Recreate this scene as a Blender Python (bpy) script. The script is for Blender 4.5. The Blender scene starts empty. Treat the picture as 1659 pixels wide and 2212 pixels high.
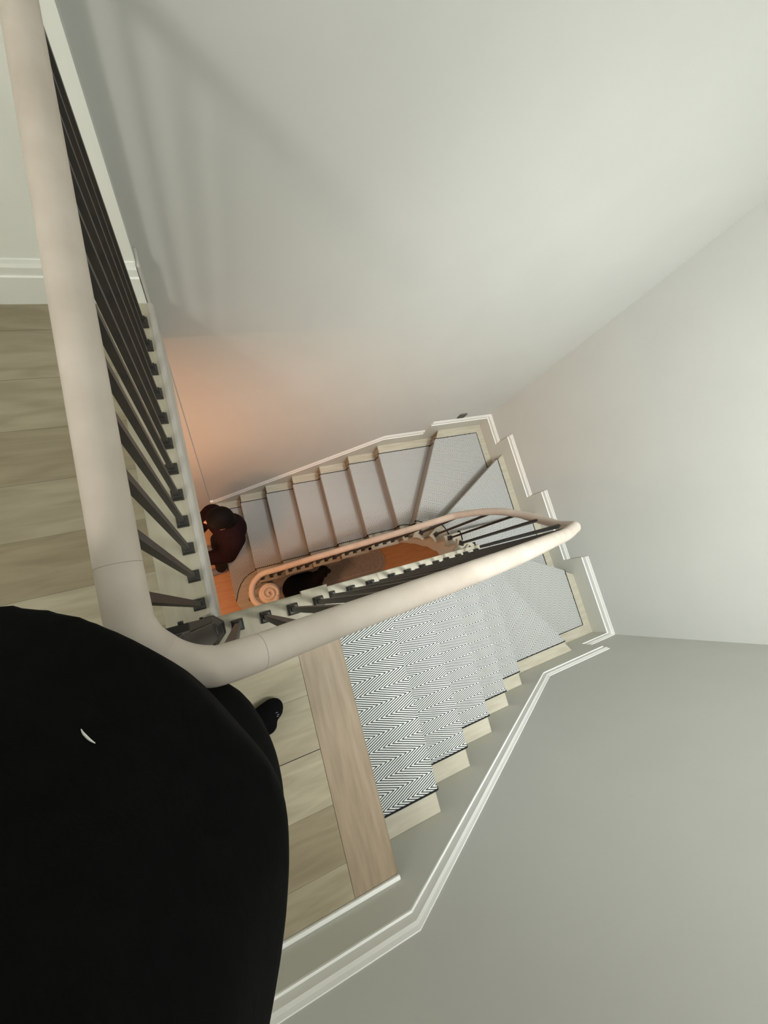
import bpy, bmesh, math, random
from mathutils import Vector, Matrix
from mathutils.bvhtree import BVHTree
random.seed(4)
S = bpy.context.scene
COL = S.collection

# ------------------------------------------------------------------ camera
cam_d = bpy.data.cameras.new('camera'); cam = bpy.data.objects.new('camera', cam_d); COL.objects.link(cam)
S.camera = cam
cam_d.sensor_fit = 'HORIZONTAL'; cam_d.sensor_width = 36.0
cam_d.lens = 870.587 / 1659 * 36.0
cam_d.clip_start = 0.01
def rodr(r):
    r = Vector(r); return Matrix.Rotation(r.length, 3, r.normalized())
CR = rodr((0.187, -0.3576, -0.2392))
CC = Vector((0.1173, -0.0490, 1.3846))
cam.matrix_world = Matrix.Translation(CC) @ CR.to_4x4()

# ------------------------------------------------------------------ world, lights, exposure
S.view_settings.view_transform = 'Standard'; S.view_settings.look = 'None'
S.view_settings.gamma = 1.0; S.view_settings.exposure = 0.0
S.view_settings.use_curve_mapping = False
W = bpy.data.worlds.new('world'); S.world = W; W.use_nodes = True
W.node_tree.nodes['Background'].inputs[0].default_value = (0.8, 0.9, 1.0, 1)
W.node_tree.nodes['Background'].inputs[1].default_value = 0.0

def area(name, loc, target, size, power, color, size_y=None):
    l = bpy.data.lights.new(name, 'AREA'); l.energy = power; l.color = color; l.size = size
    if size_y: l.shape = 'RECTANGLE'; l.size_y = size_y
    o = bpy.data.objects.new(name, l); COL.objects.link(o); o.location = loc
    d = Vector(target) - Vector(loc); o.rotation_euler = d.to_track_quat('-Z', 'Y').to_euler()
    return o
def point(name, loc, power, color, r=0.06):
    l = bpy.data.lights.new(name, 'POINT'); l.energy = power; l.color = color; l.shadow_soft_size = r
    o = bpy.data.objects.new(name, l); COL.objects.link(o); o.location = loc
    return o
def spot(name, loc, target, power, color, cone=75, r=0.2):
    l = bpy.data.lights.new(name, 'SPOT'); l.energy = power; l.color = color; l.spot_size = math.radians(cone); l.spot_blend = 1.0; l.shadow_soft_size = r
    o = bpy.data.objects.new(name, l); COL.objects.link(o); o.location = loc
    o.rotation_euler = (Vector(target) - Vector(loc)).to_track_quat('-Z', 'Y').to_euler()
spot('wall_fill_spot', (0.5, -0.6, 3.8), (2.5, 0.9, -0.5), 370, (0.96, 0.985, 0.96))  # added fill spot, out of view, brightens the back and right walls
spot('winder_fill_spot', (1.4, -0.7, 3.0), (2.0, 0.0, -1.3), 520, (0.96, 0.985, 0.96))  # second added spot, aimed down to brighten the winder turn
point('high_fill', (2.2, -0.6, 3.8), 35, (0.95, 0.99, 1.0), 0.15)  # unseen fill added high up to balance wall brightness
point('landing_fill', (-1.4, -0.6, 1.9), 52, (1.0, 0.985, 0.93), 0.15)  # invented fill light on the landing, outside the view
point('hall_lamp', (-0.15, 0.42, -1.75), 2.5, (1.0, 0.48, 0.24), 0.15)
area('hall_warm_fill', (-0.75, -0.15, -0.33), (-0.50, 0.0, -3.3), 0.4, 33, (1.0, 0.47, 0.24), 0.4)  # second warm light, added to brighten lower rail, steps and floor
point('well_floor_fill', (2.2, -0.45, -2.6), 4, (1.0, 0.62, 0.40), 0.15)  # warm fill added for the rug and floor at the well bottom

# ------------------------------------------------------------------ materials
def mat(name, col, rough=0.6, spec=0.3, noise=0.0, nscale=20, stretch=(1, 1, 1), col2=None, bump=0.0, metallic=0.0):
    m = bpy.data.materials.new(name); m.use_nodes = True
    nt = m.node_tree; b = nt.nodes['Principled BSDF']
    b.inputs['Base Color'].default_value = (*col, 1); b.inputs['Roughness'].default_value = rough
    b.inputs['Specular IOR Level'].default_value = spec; b.inputs['Metallic'].default_value = metallic
    if col2 or noise or bump:
        tc = nt.nodes.new('ShaderNodeTexCoord'); mp = nt.nodes.new('ShaderNodeMapping')
        mp.inputs['Scale'].default_value = stretch
        nz = nt.nodes.new('ShaderNodeTexNoise'); nz.inputs['Scale'].default_value = nscale
        nz.inputs['Detail'].default_value = 6
        nt.links.new(tc.outputs['Object'], mp.inputs[0]); nt.links.new(mp.outputs[0], nz.inputs['Vector'])
        c2 = col2 or tuple(c * (1 - noise) for c in col)
        rp = nt.nodes.new('ShaderNodeValToRGB')
        rp.color_ramp.elements[0].position = 0.35; rp.color_ramp.elements[1].position = 0.68
        rp.color_ramp.elements[0].color = (*c2, 1); rp.color_ramp.elements[1].color = (*col, 1)
        nt.links.new(nz.outputs['Fac'], rp.inputs[0]); nt.links.new(rp.outputs[0], b.inputs['Base Color'])
        if bump:
            bp_ = nt.nodes.new('ShaderNodeBump'); bp_.inputs['Strength'].default_value = bump
            bp_.inputs['Distance'].default_value = 0.002
            nt.links.new(nz.outputs['Fac'], bp_.inputs['Height']); nt.links.new(bp_.outputs[0], b.inputs['Normal'])
    return m
M = {}
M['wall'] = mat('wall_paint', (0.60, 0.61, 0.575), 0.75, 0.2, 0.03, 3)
M['wall_lit'] = mat('wall_paint_lit', (0.90, 0.905, 0.84), 0.75, 0.2, 0.02, 3)  # wall colour raised to stand for stronger light on the landing
M['skirt'] = mat('skirting_paint', (0.57, 0.57, 0.51), 0.5, 0.3, 0.02, 5)
M['cap'] = mat('white_moulding_paint', (0.80, 0.805, 0.77), 0.4, 0.4)
M['ceil'] = mat('ceiling_paint', (0.75, 0.75, 0.72), 0.8, 0.2)
M['tread'] = mat('pale_oak', (0.46, 0.43, 0.345), 0.55, 0.3, col2=(0.39, 0.36, 0.28), nscale=7, stretch=(1, 6, 6), bump=0.1)
M['edge'] = mat('limed_oak_edge', (0.41, 0.375, 0.285), 0.5, 0.3, col2=(0.36, 0.325, 0.24), nscale=6, stretch=(6, 1, 6))
M['bead'] = mat('pale_bead', (0.46, 0.43, 0.385), 0.45, 0.35, 0.06, 8)
M['seam'] = mat('dark_joint', (0.27, 0.22, 0.18), 0.7, 0.2)
M['nosing'] = mat('tan_oak', (0.33, 0.258, 0.178), 0.5, 0.3, col2=(0.26, 0.20, 0.135), nscale=6, stretch=(9, 1, 9), bump=0.1)
M['rail'] = mat('limed_rail_oak', (0.57, 0.50, 0.435), 0.5, 0.3, col2=(0.49, 0.425, 0.36), nscale=8, stretch=(1.5, 1.5, 1.5), bump=0.05)
M['iron'] = mat('blackened_iron', (0.038, 0.032, 0.026), 0.45, 0.4, col2=(0.022, 0.021, 0.020), nscale=30, bump=0.3)
M['binding'] = mat('black_binding', (0.012, 0.012, 0.013), 0.8, 0.2)
M['hallfloor'] = mat('orange_oak', (0.58, 0.33, 0.17), 0.45, 0.35, col2=(0.50, 0.28, 0.14), nscale=5, stretch=(1, 8, 1))
M['rug'] = mat('grey_felt', (0.34, 0.33, 0.32), 0.95, 0.1, 0.15, 30)
M['rugline'] = mat('pale_piping', (0.42, 0.38, 0.35), 0.9, 0.1)
M['black'] = mat('black_jersey', (0.0030, 0.0032, 0.0031), 0.95, 0.08, 0.3, 60, bump=0.4)
M['sock'] = mat('black_sock', (0.004, 0.004, 0.0045), 0.95, 0.1, 0.3, 200, bump=0.5)
M['skin'] = mat('skin', (0.50, 0.30, 0.21), 0.5, 0.4, 0.06, 30)
M['hair'] = mat('dark_hair', (0.004, 0.003, 0.003), 0.75, 0.12, 0.4, 90, (1, 1, 8), bump=0.5)
M['maroon'] = mat('dark_maroon_knit', (0.013, 0.005, 0.0065), 0.9, 0.1, 0.3, 80, bump=0.5)
M['slate'] = mat('slate_shoe', (0.24, 0.25, 0.29), 0.8, 0.2)
M['denim'] = mat('dark_trousers', (0.015, 0.014, 0.018), 0.9, 0.1)
M['fur'] = mat('black_fur', (0.0025, 0.0025, 0.0028), 0.8, 0.15, 0.3, 80, bump=0.5)
M['grey'] = mat('grey_plate', (0.10, 0.10, 0.085), 0.6, 0.3)
M['lettering'] = mat('grey_lettering', (0.20, 0.21, 0.22), 0.8, 0.2)
M['thread'] = mat('white_trim', (0.75, 0.74, 0.68), 0.4, 0.5)

def N(nt, t, **kw):
    n = nt.nodes.new(t)
    for k, v in kw.items(): setattr(n, k, v)
    return n
def math_(nt, op, a, b=None, c=None):
    n = N(nt, 'ShaderNodeMath', operation=op)
    for i, x in enumerate((a, b, c)):
        if x is None: continue
        if isinstance(x, (int, float)): n.inputs[i].default_value = x
        else: nt.links.new(x, n.inputs[i])
    return n.outputs[0]
# herringbone carpet: stripes slanting +-22 degrees in 46 mm bands
def carpet_mat():
    m = bpy.data.materials.new('herringbone_carpet'); m.use_nodes = True; nt = m.node_tree
    b = nt.nodes['Principled BSDF']; b.inputs['Roughness'].default_value = 0.95; b.inputs['Specular IOR Level'].default_value = 0.1
    uv = N(nt, 'ShaderNodeUVMap'); uv.uv_map = 'UVMap'
    nz = N(nt, 'ShaderNodeTexNoise'); nz.inputs['Scale'].default_value = 60; nz.inputs['Detail'].default_value = 2
    nt.links.new(uv.outputs[0], nz.inputs['Vector'])
    sp = N(nt, 'ShaderNodeSeparateXYZ'); nt.links.new(uv.outputs[0], sp.inputs[0])
    u, v = sp.outputs[0], sp.outputs[1]
    tri = math_(nt, 'PINGPONG', v, 0.0495)
    ph = math_(nt, 'ADD', math_(nt, 'MULTIPLY', u, 0.41), tri)
    ph = math_(nt, 'ADD', ph, math_(nt, 'MULTIPLY', math_(nt, 'SUBTRACT', nz.outputs['Fac'], 0.5), 0.0016))
    fr = math_(nt, 'FRACT', math_(nt, 'DIVIDE', ph, 0.0082))
    rp = N(nt, 'ShaderNodeValToRGB'); e = rp.color_ramp.elements
    e[0].position = 0.38; e[0].color = (0.045, 0.050, 0.050, 1)
    e[1].position = 0.48; e[1].color = (0.64, 0.65, 0.625, 1)
    n3 = rp.color_ramp.elements.new(0.92); n3.color = (0.64, 0.65, 0.625, 1)
    n4 = rp.color_ramp.elements.new(1.0); n4.color = (0.045, 0.050, 0.050, 1)
    nt.links.new(fr, rp.inputs[0]); nt.links.new(rp.outputs[0], b.inputs['Base Color'])
    n2 = N(nt, 'ShaderNodeTexNoise'); n2.inputs['Scale'].default_value = 700
    nt.links.new(uv.outputs[0], n2.inputs['Vector'])
    bu = N(nt, 'ShaderNodeBump'); bu.inputs['Strength'].default_value = 0.3; bu.inputs['Distance'].default_value = 0.002
    nt.links.new(n2.outputs['Fac'], bu.inputs['Height']); nt.links.new(bu.outputs[0], b.inputs['Normal'])
    return m
M['carpet'] = carpet_mat()
# wide oak planks running along X
def plank_mat():
    m = bpy.data.materials.new('wide_oak_planks'); m.use_nodes = True; nt = m.node_tree
    b = nt.nodes['Principled BSDF']; b.inputs['Roughness'].default_value = 0.55; b.inputs['Specular IOR Level'].default_value = 0.3
    tc = N(nt, 'ShaderNodeTexCoord'); mp = N(nt, 'ShaderNodeMapping')
    mp.inputs['Location'].default_value = (2.3, 0.528, 0)
    nt.links.new(tc.outputs['Object'], mp.inputs[0])
    br = N(nt, 'ShaderNodeTexBrick'); br.offset = 0.37
    br.inputs['Scale'].default_value = 1.0
    br.inputs['Brick Width'].default_value = 7.0; br.inputs['Row Height'].default_value = 0.1648
    br.inputs['Mortar Size'].default_value = 0.0009; br.inputs['Mortar Smooth'].default_value = 0.2
    br.inputs['Color1'].default_value = (0.37, 0.335, 0.245, 1); br.inputs['Color2'].default_value = (0.26, 0.22, 0.145, 1)
    br.inputs['Mortar'].default_value = (0.18, 0.155, 0.11, 1)
    nt.links.new(mp.outputs[0], br.inputs['Vector'])
    mp2 = N(nt, 'ShaderNodeMapping'); mp2.inputs['Scale'].default_value = (2, 14, 2)
    nt.links.new(tc.outputs['Object'], mp2.inputs[0])
    nz = N(nt, 'ShaderNodeTexNoise'); nz.inputs['Scale'].default_value = 2.2; nz.inputs['Detail'].default_value = 8
    nz.inputs['Distortion'].default_value = 0.6
    nt.links.new(mp2.outputs[0], nz.inputs['Vector'])
    mx = N(nt, 'ShaderNodeMix', data_type='RGBA', blend_type='MULTIPLY')
    rp = N(nt, 'ShaderNodeValToRGB'); rp.color_ramp.elements[0].color = (0.84, 0.81, 0.76, 1); rp.color_ramp.elements[0].position = 0.35
    rp.color_ramp.elements[1].color = (1.08, 1.07, 1.05, 1); rp.color_ramp.elements[1].position = 0.65
    nt.links.new(nz.outputs['Fac'], rp.inputs[0])
    mx.inputs[0].default_value = 1.0
    nt.links.new(br.outputs['Color'], mx.inputs[6]); nt.links.new(rp.outputs[0], mx.inputs[7])
    sy = N(nt, 'ShaderNodeSeparateXYZ'); nt.links.new(tc.outputs['Object'], sy.inputs[0])
    gap = math_(nt, 'COMPARE', sy.outputs[1], -0.528, 0.0013)     # one open joint between two boards
    m2 = N(nt, 'ShaderNodeMix', data_type='RGBA'); nt.links.new(gap, m2.inputs[0]); nt.links.new(mx.outputs[2], m2.inputs[6]); m2.inputs[7].default_value = (0.02, 0.018, 0.012, 1)
    nt.links.new(m2.outputs[2], b.inputs['Base Color'])
    bu = N(nt, 'ShaderNodeBump'); bu.inputs['Strength'].default_value = 0.12; bu.inputs['Distance'].default_value = 0.003
    nt.links.new(nz.outputs['Fac'], bu.inputs['Height']); nt.links.new(bu.outputs[0], b.inputs['Normal'])
    return m
M['plank'] = plank_mat()

# ------------------------------------------------------------------ helpers
def obj(name, bm, m, parent=None, smooth=False, bevel=0.0):
    me = bpy.data.meshes.new(name)
    bmesh.ops.recalc_face_normals(bm, faces=bm.faces[:])
    bm.to_mesh(me); bm.free()
    me.materials.append(m)
    if smooth:
        for p in me.polygons: p.use_smooth = True
    o = bpy.data.objects.new(name, me); COL.objects.link(o)
    if parent: o.parent = parent
    if bevel:
        b = o.modifiers.new('bevel', 'BEVEL'); b.width = bevel; b.segments = 2; b.limit_method = 'ANGLE'
    return o
def struct(o): o['kind'] = 'structure'; return o
def tag(o, label, cat, group=None):
    o['label'] = label; o['category'] = cat
    if group: o['group'] = group
    return o
def empty(name, loc=(0, 0, 0)):
    o = bpy.data.objects.new(name, None); COL.objects.link(o); o.location = loc; o.empty_display_size = 0.1; return o
def setp(o, parent):           # parent keeping world placement (parents carry translation only)
    o.parent = parent; o.matrix_parent_inverse = Matrix.Translation(parent.location).inverted()
def box(bm, x0, x1, y0, y1, z0, z1):
    vs = [bm.verts.new(p) for p in ((x0, y0, z0), (x1, y0, z0), (x1, y1, z0), (x0, y1, z0), (x0, y0, z1), (x1, y0, z1), (x1, y1, z1), (x0, y1, z1))]
    for f in ((0, 3, 2, 1), (4, 5, 6, 7), (0, 1, 5, 4), (1, 2, 6, 5), (2, 3, 7, 6), (3, 0, 4, 7)): bm.faces.new([vs[i] for i in f])
def prism(bm, pts, z0, z1):
    a = [bm.verts.new((x, y, z0)) for x, y in pts]; b = [bm.verts.new((x, y, z1)) for x, y in pts]
    bm.faces.new(a[::-1]); bm.faces.new(b); n = len(pts)
    for i in range(n): bm.faces.new((a[i], a[(i + 1) % n], b[(i + 1) % n], b[i]))
def boxobj(name, dims, m, parent=None, bevel=0.0):
    bm = bmesh.new(); box(bm, *dims); return obj(name, bm, m, parent, bevel=bevel)
def sweep(bm, path, prof, up=Vector((0, 0, 1)), scale=None):
    """sweep a profile of (side, height) pairs along a 3-D path, kept upright"""
    P = [Vector(p) for p in path]; rings = []
    for i, p in enumerate(P):
        t = (P[min(i + 1, len(P) - 1)] - P[max(i - 1, 0)]).normalized()
        side = t.cross(up)
        if side.length < 1e-4: side = Vector((1, 0, 0))
        side.normalize(); u = side.cross(t).normalized()
        if scale: k_ = scale(p); side = side * k_; u = u * k_
        rings.append([bm.verts.new(p + side * a + u * b) for a, b in prof])
    n = len(prof)
    for r0, r1 in zip(rings, rings[1:]):
        for i in range(n): bm.faces.new((r0[i], r0[(i + 1) % n], r1[(i + 1) % n], r1[i]))
    bm.faces.new(rings[0][::-1]); bm.faces.new(rings[-1])
def ell(bm, c, r, rot=None, seg=20):
    mx = Matrix.Translation(c) @ (rot or Matrix.Identity(4)) @ Matrix.Diagonal((*r, 1))
    bmesh.ops.create_uvsphere(bm, u_segments=seg, v_segments=max(8, seg // 2), radius=1, matrix=mx)
def caps(bm, p0, r0, p1, r1, seg=16, n=8):
    """tapered capsule as one closed surface"""
    p0, p1 = Vector(p0), Vector(p1); d = p1 - p0; L = d.length
    q = d.to_track_quat('Z', 'Y').to_matrix() if L > 1e-6 else Matrix.Identity(3)
    prof = []
    for i in range(n + 1):
        a = -math.pi / 2 + math.pi / 2 * i / n; prof.append((math.sin(a) * r0, math.cos(a) * r0))
    for i in range(n + 1):
        a = math.pi / 2 * i / n; prof.append((L + math.sin(a) * r1, math.cos(a) * r1))
    rings = []
    for z, r in prof:
        r = max(r, 1e-5)
        rings.append([bm.verts.new(p0 + q @ Vector((r * math.cos(2 * math.pi * j / seg), r * math.sin(2 * math.pi * j / seg), z))) for j in range(seg)])
    for a, b in zip(rings, rings[1:]):
        for j in range(seg): bm.faces.new((a[j], a[(j + 1) % seg], b[(j + 1) % seg], b[j]))
    bm.faces.new(rings[0][::-1]); bm.faces.new(rings[-1])
def fused(name, bm, m, parent=None, voxel=0.008, smooth_it=6):
    """melt overlapping closed shapes into one continuous skin"""
    me = bpy.data.meshes.new('tmp'); bmesh.ops.recalc_face_normals(bm, faces=bm.faces[:]); bm.to_mesh(me); bm.free()
    t = bpy.data.objects.new('tmp', me); COL.objects.link(t)
    r = t.modifiers.new('r', 'REMESH'); r.mode = 'VOXEL'; r.voxel_size = voxel
    s = t.modifiers.new('s', 'SMOOTH'); s.factor = 0.5; s.iterations = smooth_it
    dg = bpy.context.evaluated_depsgraph_get(); ev = t.evaluated_get(dg)
    out = bpy.data.meshes.new_from_object(ev); out.name = name
    bpy.data.objects.remove(t); bpy.data.meshes.remove(me)
    out.materials.clear(); out.materials.append(m)
    for p in out.polygons: p.use_smooth = True
    o = bpy.data.objects.new(name, out); COL.objects.link(o)
    if parent: o.parent = parent
    return o
def catmull(pts, n=6, closed=True):
    out = []; L = len(pts)
    for i in range(L if closed else L - 1):
        p = [Vector(pts[(i + k) % L]) if closed else Vector(pts[min(max(i + k, 0), L - 1)]) for k in (-1, 0, 1, 2)]
        for j in range(n):
            t = j / n
            out.append(0.5 * ((2 * p[1]) + (p[2] - p[0]) * t + (2 * p[0] - 5 * p[1] + 4 * p[2] - p[3]) * t * t + (3 * p[1] - p[0] - 3 * p[2] + p[3]) * t ** 3))
    if not closed: out.append(Vector(pts[-1]))
    return out

# ------------------------------------------------------------------ measures of the stair
H = 0.1846                      # riser
X0, G1, G2 = 0.3968, 0.2471, 0.2528
ZF = -18 * H                    # lower hall floor
YC, YA, XB = -0.970, 1.104, 2.660   # skirting faces
WC, WA, WB = -0.985, 1.119, 2.675   # wall faces
EX = 0.046                      # edge of the landing over the well
CX, CY = 1.60, 0.055            # centre of the round well end
XL = -2.2; ZC = 4.2

# ------------------------------------------------------------------ the setting
def wallbox(name, d): return struct(boxobj(name, d, M['wall']))
wallbox('wall_back', (0.028, WB + 0.12, WA, WA + 0.12, ZF - 0.1, ZC))
wallbox('wall_hall', (XL - 0.12, 0.028, 1.110, WA + 0.12, ZF - 0.1, -0.3))
wl = wallbox('wall_landing', (XL - 0.12, 0.028, 1.062, WA + 0.12, -0.3, ZC)); wl.data.materials[0] = M['wall_lit']; wl.data.materials.append(M['wall'])
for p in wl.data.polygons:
    if p.normal.x > 0.9: p.material_index = 1  # return face keeps the plain wall colour so it looks less lit
wallbox('wall_right', (WB, WB + 0.12, WC, WA, ZF - 0.1, ZC))
wallbox('wall_front', (XL - 0.12, WB + 0.12, WC - 0.12, WC, ZF - 0.1, ZC))
wallbox('wall_left', (XL - 0.12, XL, WC, 1.110, ZF - 0.1, ZC))
struct(boxobj('ceiling', (XL - 0.12, WB + 0.12, WC - 0.12, WA + 0.12, ZC, ZC + 0.1), M['ceil']))
bm = bmesh.new()
prism(bm, [(XL, WC), (0.2508, WC), (0.2508, -0.185), (-0.10, -0.185), (-0.10, 1.062), (XL, 1.062)], -0.02, 0.0)
struct(obj('floor', bm, M['plank']))
bm = bmesh.new()
prism(bm, [(XL, WC), (0.365, WC), (0.365, -0.068), (0.028, -0.068), (0.028, 1.062), (XL, 1.062)], -0.30, -0.0202)
struct(obj('ceiling_hall', bm, M['ceil'])).name = 'ceiling_landing_underside'
struct(boxobj('floor_hall', (XL, WB, WC, WA, ZF - 0.05, ZF), M['hallfloor'])).name = 'floor_lower_hall'

tn = [0]
def trim(o):
    tn[0] += 1; o.name = 'trim_%d' % tn[0]; return struct(o)
# border boards of the landing with rounded nosings
def nosed(bm, p0, p1, back, th=0.026, seg=6):
    """flat board from p0 to p1 (its rounded front edge), 'back' = vector to the rear edge"""
    p0, p1, back = Vector((*p0, 0)), Vector((*p1, 0)), Vector((*back, 0)); bn = back.normalized(); r = th / 2
    prof = [(back.length, 0.0)] + [(r - r * math.sin(math.pi * i / seg), -r + r * math.cos(math.pi * i / seg)) for i in range(seg + 1)] + [(back.length, -th)]
    R0 = [bm.verts.new(p0 + bn * a + Vector((0, 0, z))) for a, z in prof]; R1 = [bm.verts.new(p1 + bn * a + Vector((0, 0, z))) for a, z in prof]
    n = len(prof)
    for i in range(n): bm.faces.new((R0[i], R0[(i + 1) % n], R1[(i + 1) % n], R1[i]))
    bm.faces.new(R0[::-1]); bm.faces.new(R1)
bm = bmesh.new(); nosed(bm, (EX, 1.050), (EX, -0.0505), (-0.0205, 0)); trim(obj('t', bm, M['bead']))
bm = bmesh.new(); box(bm, -0.10, EX - 0.0207, -0.0498, 1.050, -0.026, 0.0); trim(obj('t', bm, M['edge'], bevel=0.0008))
bm = bmesh.new(); nosed(bm, (0.3045, -0.0500), (-0.10, -0.0500), (0, -0.1345)); trim(obj('t', bm, M['edge']))
bm = bmesh.new(); nosed(bm, (X0, YC), (X0, -0.185), (-0.1448, 0)); trim(obj('t', bm, M['nosing']))
bm = bmesh.new(); nosed(bm, (X0, -0.1848), (X0, -0.042), (-0.092, 0)); trim(obj('t', bm, M['edge']))  # well end of the same nosing board, its lit look painted as paler oak
bm = bmesh.new(); box(bm, 0.028, 0.040, -0.05, 1.055, -0.30, -0.027); trim(obj('t', bm, M['skirt']))     # white fascia under the landing edge

# skirting boards: lower board, small ledge, upper fillet, sloping top
SK = [(0.0, None), (0.015, None), (0.015, -0.060), (0.011, -0.056), (0.011, -0.022), (0.0015, 0.0), (0.0, 0.0)]
def skirt(wall, pts, depth=0.45, floor=None):
    """pts = (s, z_top) along the wall; wall = function (s, t, z) -> point, t = distance out of the wall"""
    cap = bmesh.new(); brd = bmesh.new()
    def run(bm, prof):
        rings = [[bm.verts.new(wall(s, t, (max(z - depth, floor) if floor is not None else z - depth) if dz is None else z + dz)) for t, dz in prof] for s, z in pts]
        n = len(prof)
        for a, b in zip(rings, rings[1:]):
            for i in range(n): bm.faces.new((a[i], a[(i + 1) % n], b[(i + 1) % n], b[i]))
        bm.faces.new(rings[0][::-1]); bm.faces.new(rings[-1])
    run(brd, [(0.0, None), (0.015, None), (0.015, -0.060), (0.0, -0.060)])
    run(cap, [(0.0, -0.0598), (0.0152, -0.0598), (0.0152, -0.054), (0.0105, -0.051), (0.0105, -0.022), (0.006, -0.012), (0.003, 0.0), (0.0, 0.0)])
    a = trim(obj('t', brd, M['skirt'])); b = obj('moulding', cap, M['cap'], a); return a
fC = lambda s, t, z: (s, WC + t, z)
fB = lambda s, t, z: (WB - t, s, z)
fA = lambda s, t, z: (s, WA - t, z)
fL = lambda s, t, z: (s, 1.062 - t, z)
skirt(fC, [(XL, 0.188), (0.378, 0.188)], floor=0.0)
skirt(fC, [(0.378, 0.188), (1.84, -0.905), (2.39, -0.905)])
skirt(fC, [(2.39, -1.095), (WB, -1.095)])
skirt(fB, [(WC, -1.095), (-0.365, -1.095)])
skirt(fB, [(-0.365, -1.285), (0.24, -1.285)])
skirt(fB, [(0.24, -1.470), (0.83, -1.470)])
skirt(fB, [(0.83, -1.655), (WA, -1.655)])
skirt(fA, [(WB, -1.655), (2.03, -1.655)])
skirt(fA, [(2.03, -1.840), (1.61, -1.840), (0.062, -3.040)])
trim(boxobj('t', (0.030, 0.062, 1.098, WA, ZF, -3.03), M['cap']))
o = skirt(fL, [(XL, 0.165), (0.026, 0.165)], floor=0.0); o.name = 'baseboard_back'; o.data.materials[0] = M['wall_lit']; o.children[0].data.materials[0] = M['wall_lit']
o = trim(boxobj('t', (0.0281, 0.0375, 1.050, 1.1185, -0.026, 0.160), M['skirt'], bevel=0.003))
trim(boxobj('t', (XL, 0.396, -0.9699, -0.957, 0.0, 0.012), M['cap'], bevel=0.003))      # shoe strip by the landing wall

# ------------------------------------------------------------------ boundary lines of the stair in plan
def ring(y0, xr, y1, r=None):
    """polyline from (−,y0) round the end at xr back to (−,y1)"""
    p = [Vector((-3, y0))]
    if r is None: p += [Vector((xr, y0)), Vector((xr, y1))]
    else: p += [Vector((CX + r * math.cos(a), CY + r * math.sin(a))) for a in [(-90 + 180 * i / 20) * math.pi / 180 for i in range(21)]]
    return p + [Vector((-3, y1))]
OUT_WOOD = ring(YC, XB, YA); IN_WOOD = ring(CY - 0.105, None, CY + 0.105, 0.105)
OUT_CARP = ring(-0.889, 2.581, 1.019); IN_CARP = ring(CY - 0.254, None, CY + 0.254, 0.254)
STR_A = ring(CY - 0.124, None, CY + 0.124, 0.124); STR_B = ring(CY - 0.146, None, CY + 0.146, 0.146)
NL = {}                                  # nosing lines: (inner point, outer point)
for k in range(0, 6): NL[k] = (Vector((X0 + k * G1, CY)), Vector((X0 + k * G1, YC)))
NL[6] = (Vector((1.667, -0.025)), Vector((2.25, YC)))
NL[7] = (Vector((1.703, 0.035)), Vector((XB, -0.492)))
NL[8] = (Vector((1.703, 0.088)), Vector((XB, 0.080)))
NL[9] = (Vector((1.677, 0.135)), Vector((XB, 0.710)))
NL[10] = (Vector((1.630, 0.200)), Vector((2.173, YA)))
for k in range(11, 18): NL[k] = (Vector((1.591 - (k - 11) * G2, CY)), Vector((1.591 - (k - 11) * G2, YA)))
def hit(poly, a, b):
    """arc position where the ray a->b meets the polyline"""
    d = b - a; best = None; s = 0
    for p, q in zip(poly, poly[1:]):
        e = q - p; den = d.x * e.y - d.y * e.x
        if abs(den) > 1e-9:
            w = p - a; t = (w.x * e.y - w.y * e.x) / den; u = (w.x * d.y - w.y * d.x) / den
            if -1e-6 <= u <= 1 + 1e-6 and t > -0.35:
                key = t
                if best is None or key > best[0]: best = (key, s + u * e.length)
        s += e.length
    return best[1]
def sub(poly, s0, s1):
    """points of the polyline between two arc positions"""
    out = []; s = 0
    def at(x):
        s = 0
        for p, q in zip(poly, poly[1:]):
            L = (q - p).length
            if x <= s + L + 1e-9: return p.lerp(q, (x - s) / L)
            s += L
        return poly[-1]
    out.append(at(s0))
    for p, q in zip(poly, poly[1:]):
        s += (q - p).length
        if s0 + 1e-5 < s < s1 - 1e-5: out.append(q.copy())
    out.append(at(s1)); return out
def shifted(k, d):
    """nosing line k moved back (up the stair) by d"""
    a, b = NL[k]; t = (b - a).normalized(); n = Vector((t.y, -t.x))     # points up the stair
    n = n if k > 8 or True else -n
    return a + n * d, b + n * d
# orientation check: for flight one (a->b = -Y) up-stair is -X
def up_n(k):
    a, b = NL[k]; t = (b - a).normalized(); return Vector((t.y, -t.x)) * 1.0
# t=(0,-1) -> (-1,0): up the stair in flight one; t=(0,1) -> (1,0): up the stair in flight two
OV = 0.025
def tread_outline(k, inner, outer, back=OV, front=0.0):
    ua, ub = up_n(k - 1), up_n(k)
    a0, b0 = NL[k - 1][0] + ua * back, NL[k - 1][1] + ua * back
    a1, b1 = NL[k][0] + ub * front, NL[k][1] + ub * front
    so0, so1 = hit(outer, a0, b0), hit(outer, a1, b1); si0, si1 = hit(inner, a0, b0), hit(inner, a1, b1)
    return sub(outer, so0, so1), sub(inner, si0, si1)

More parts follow.
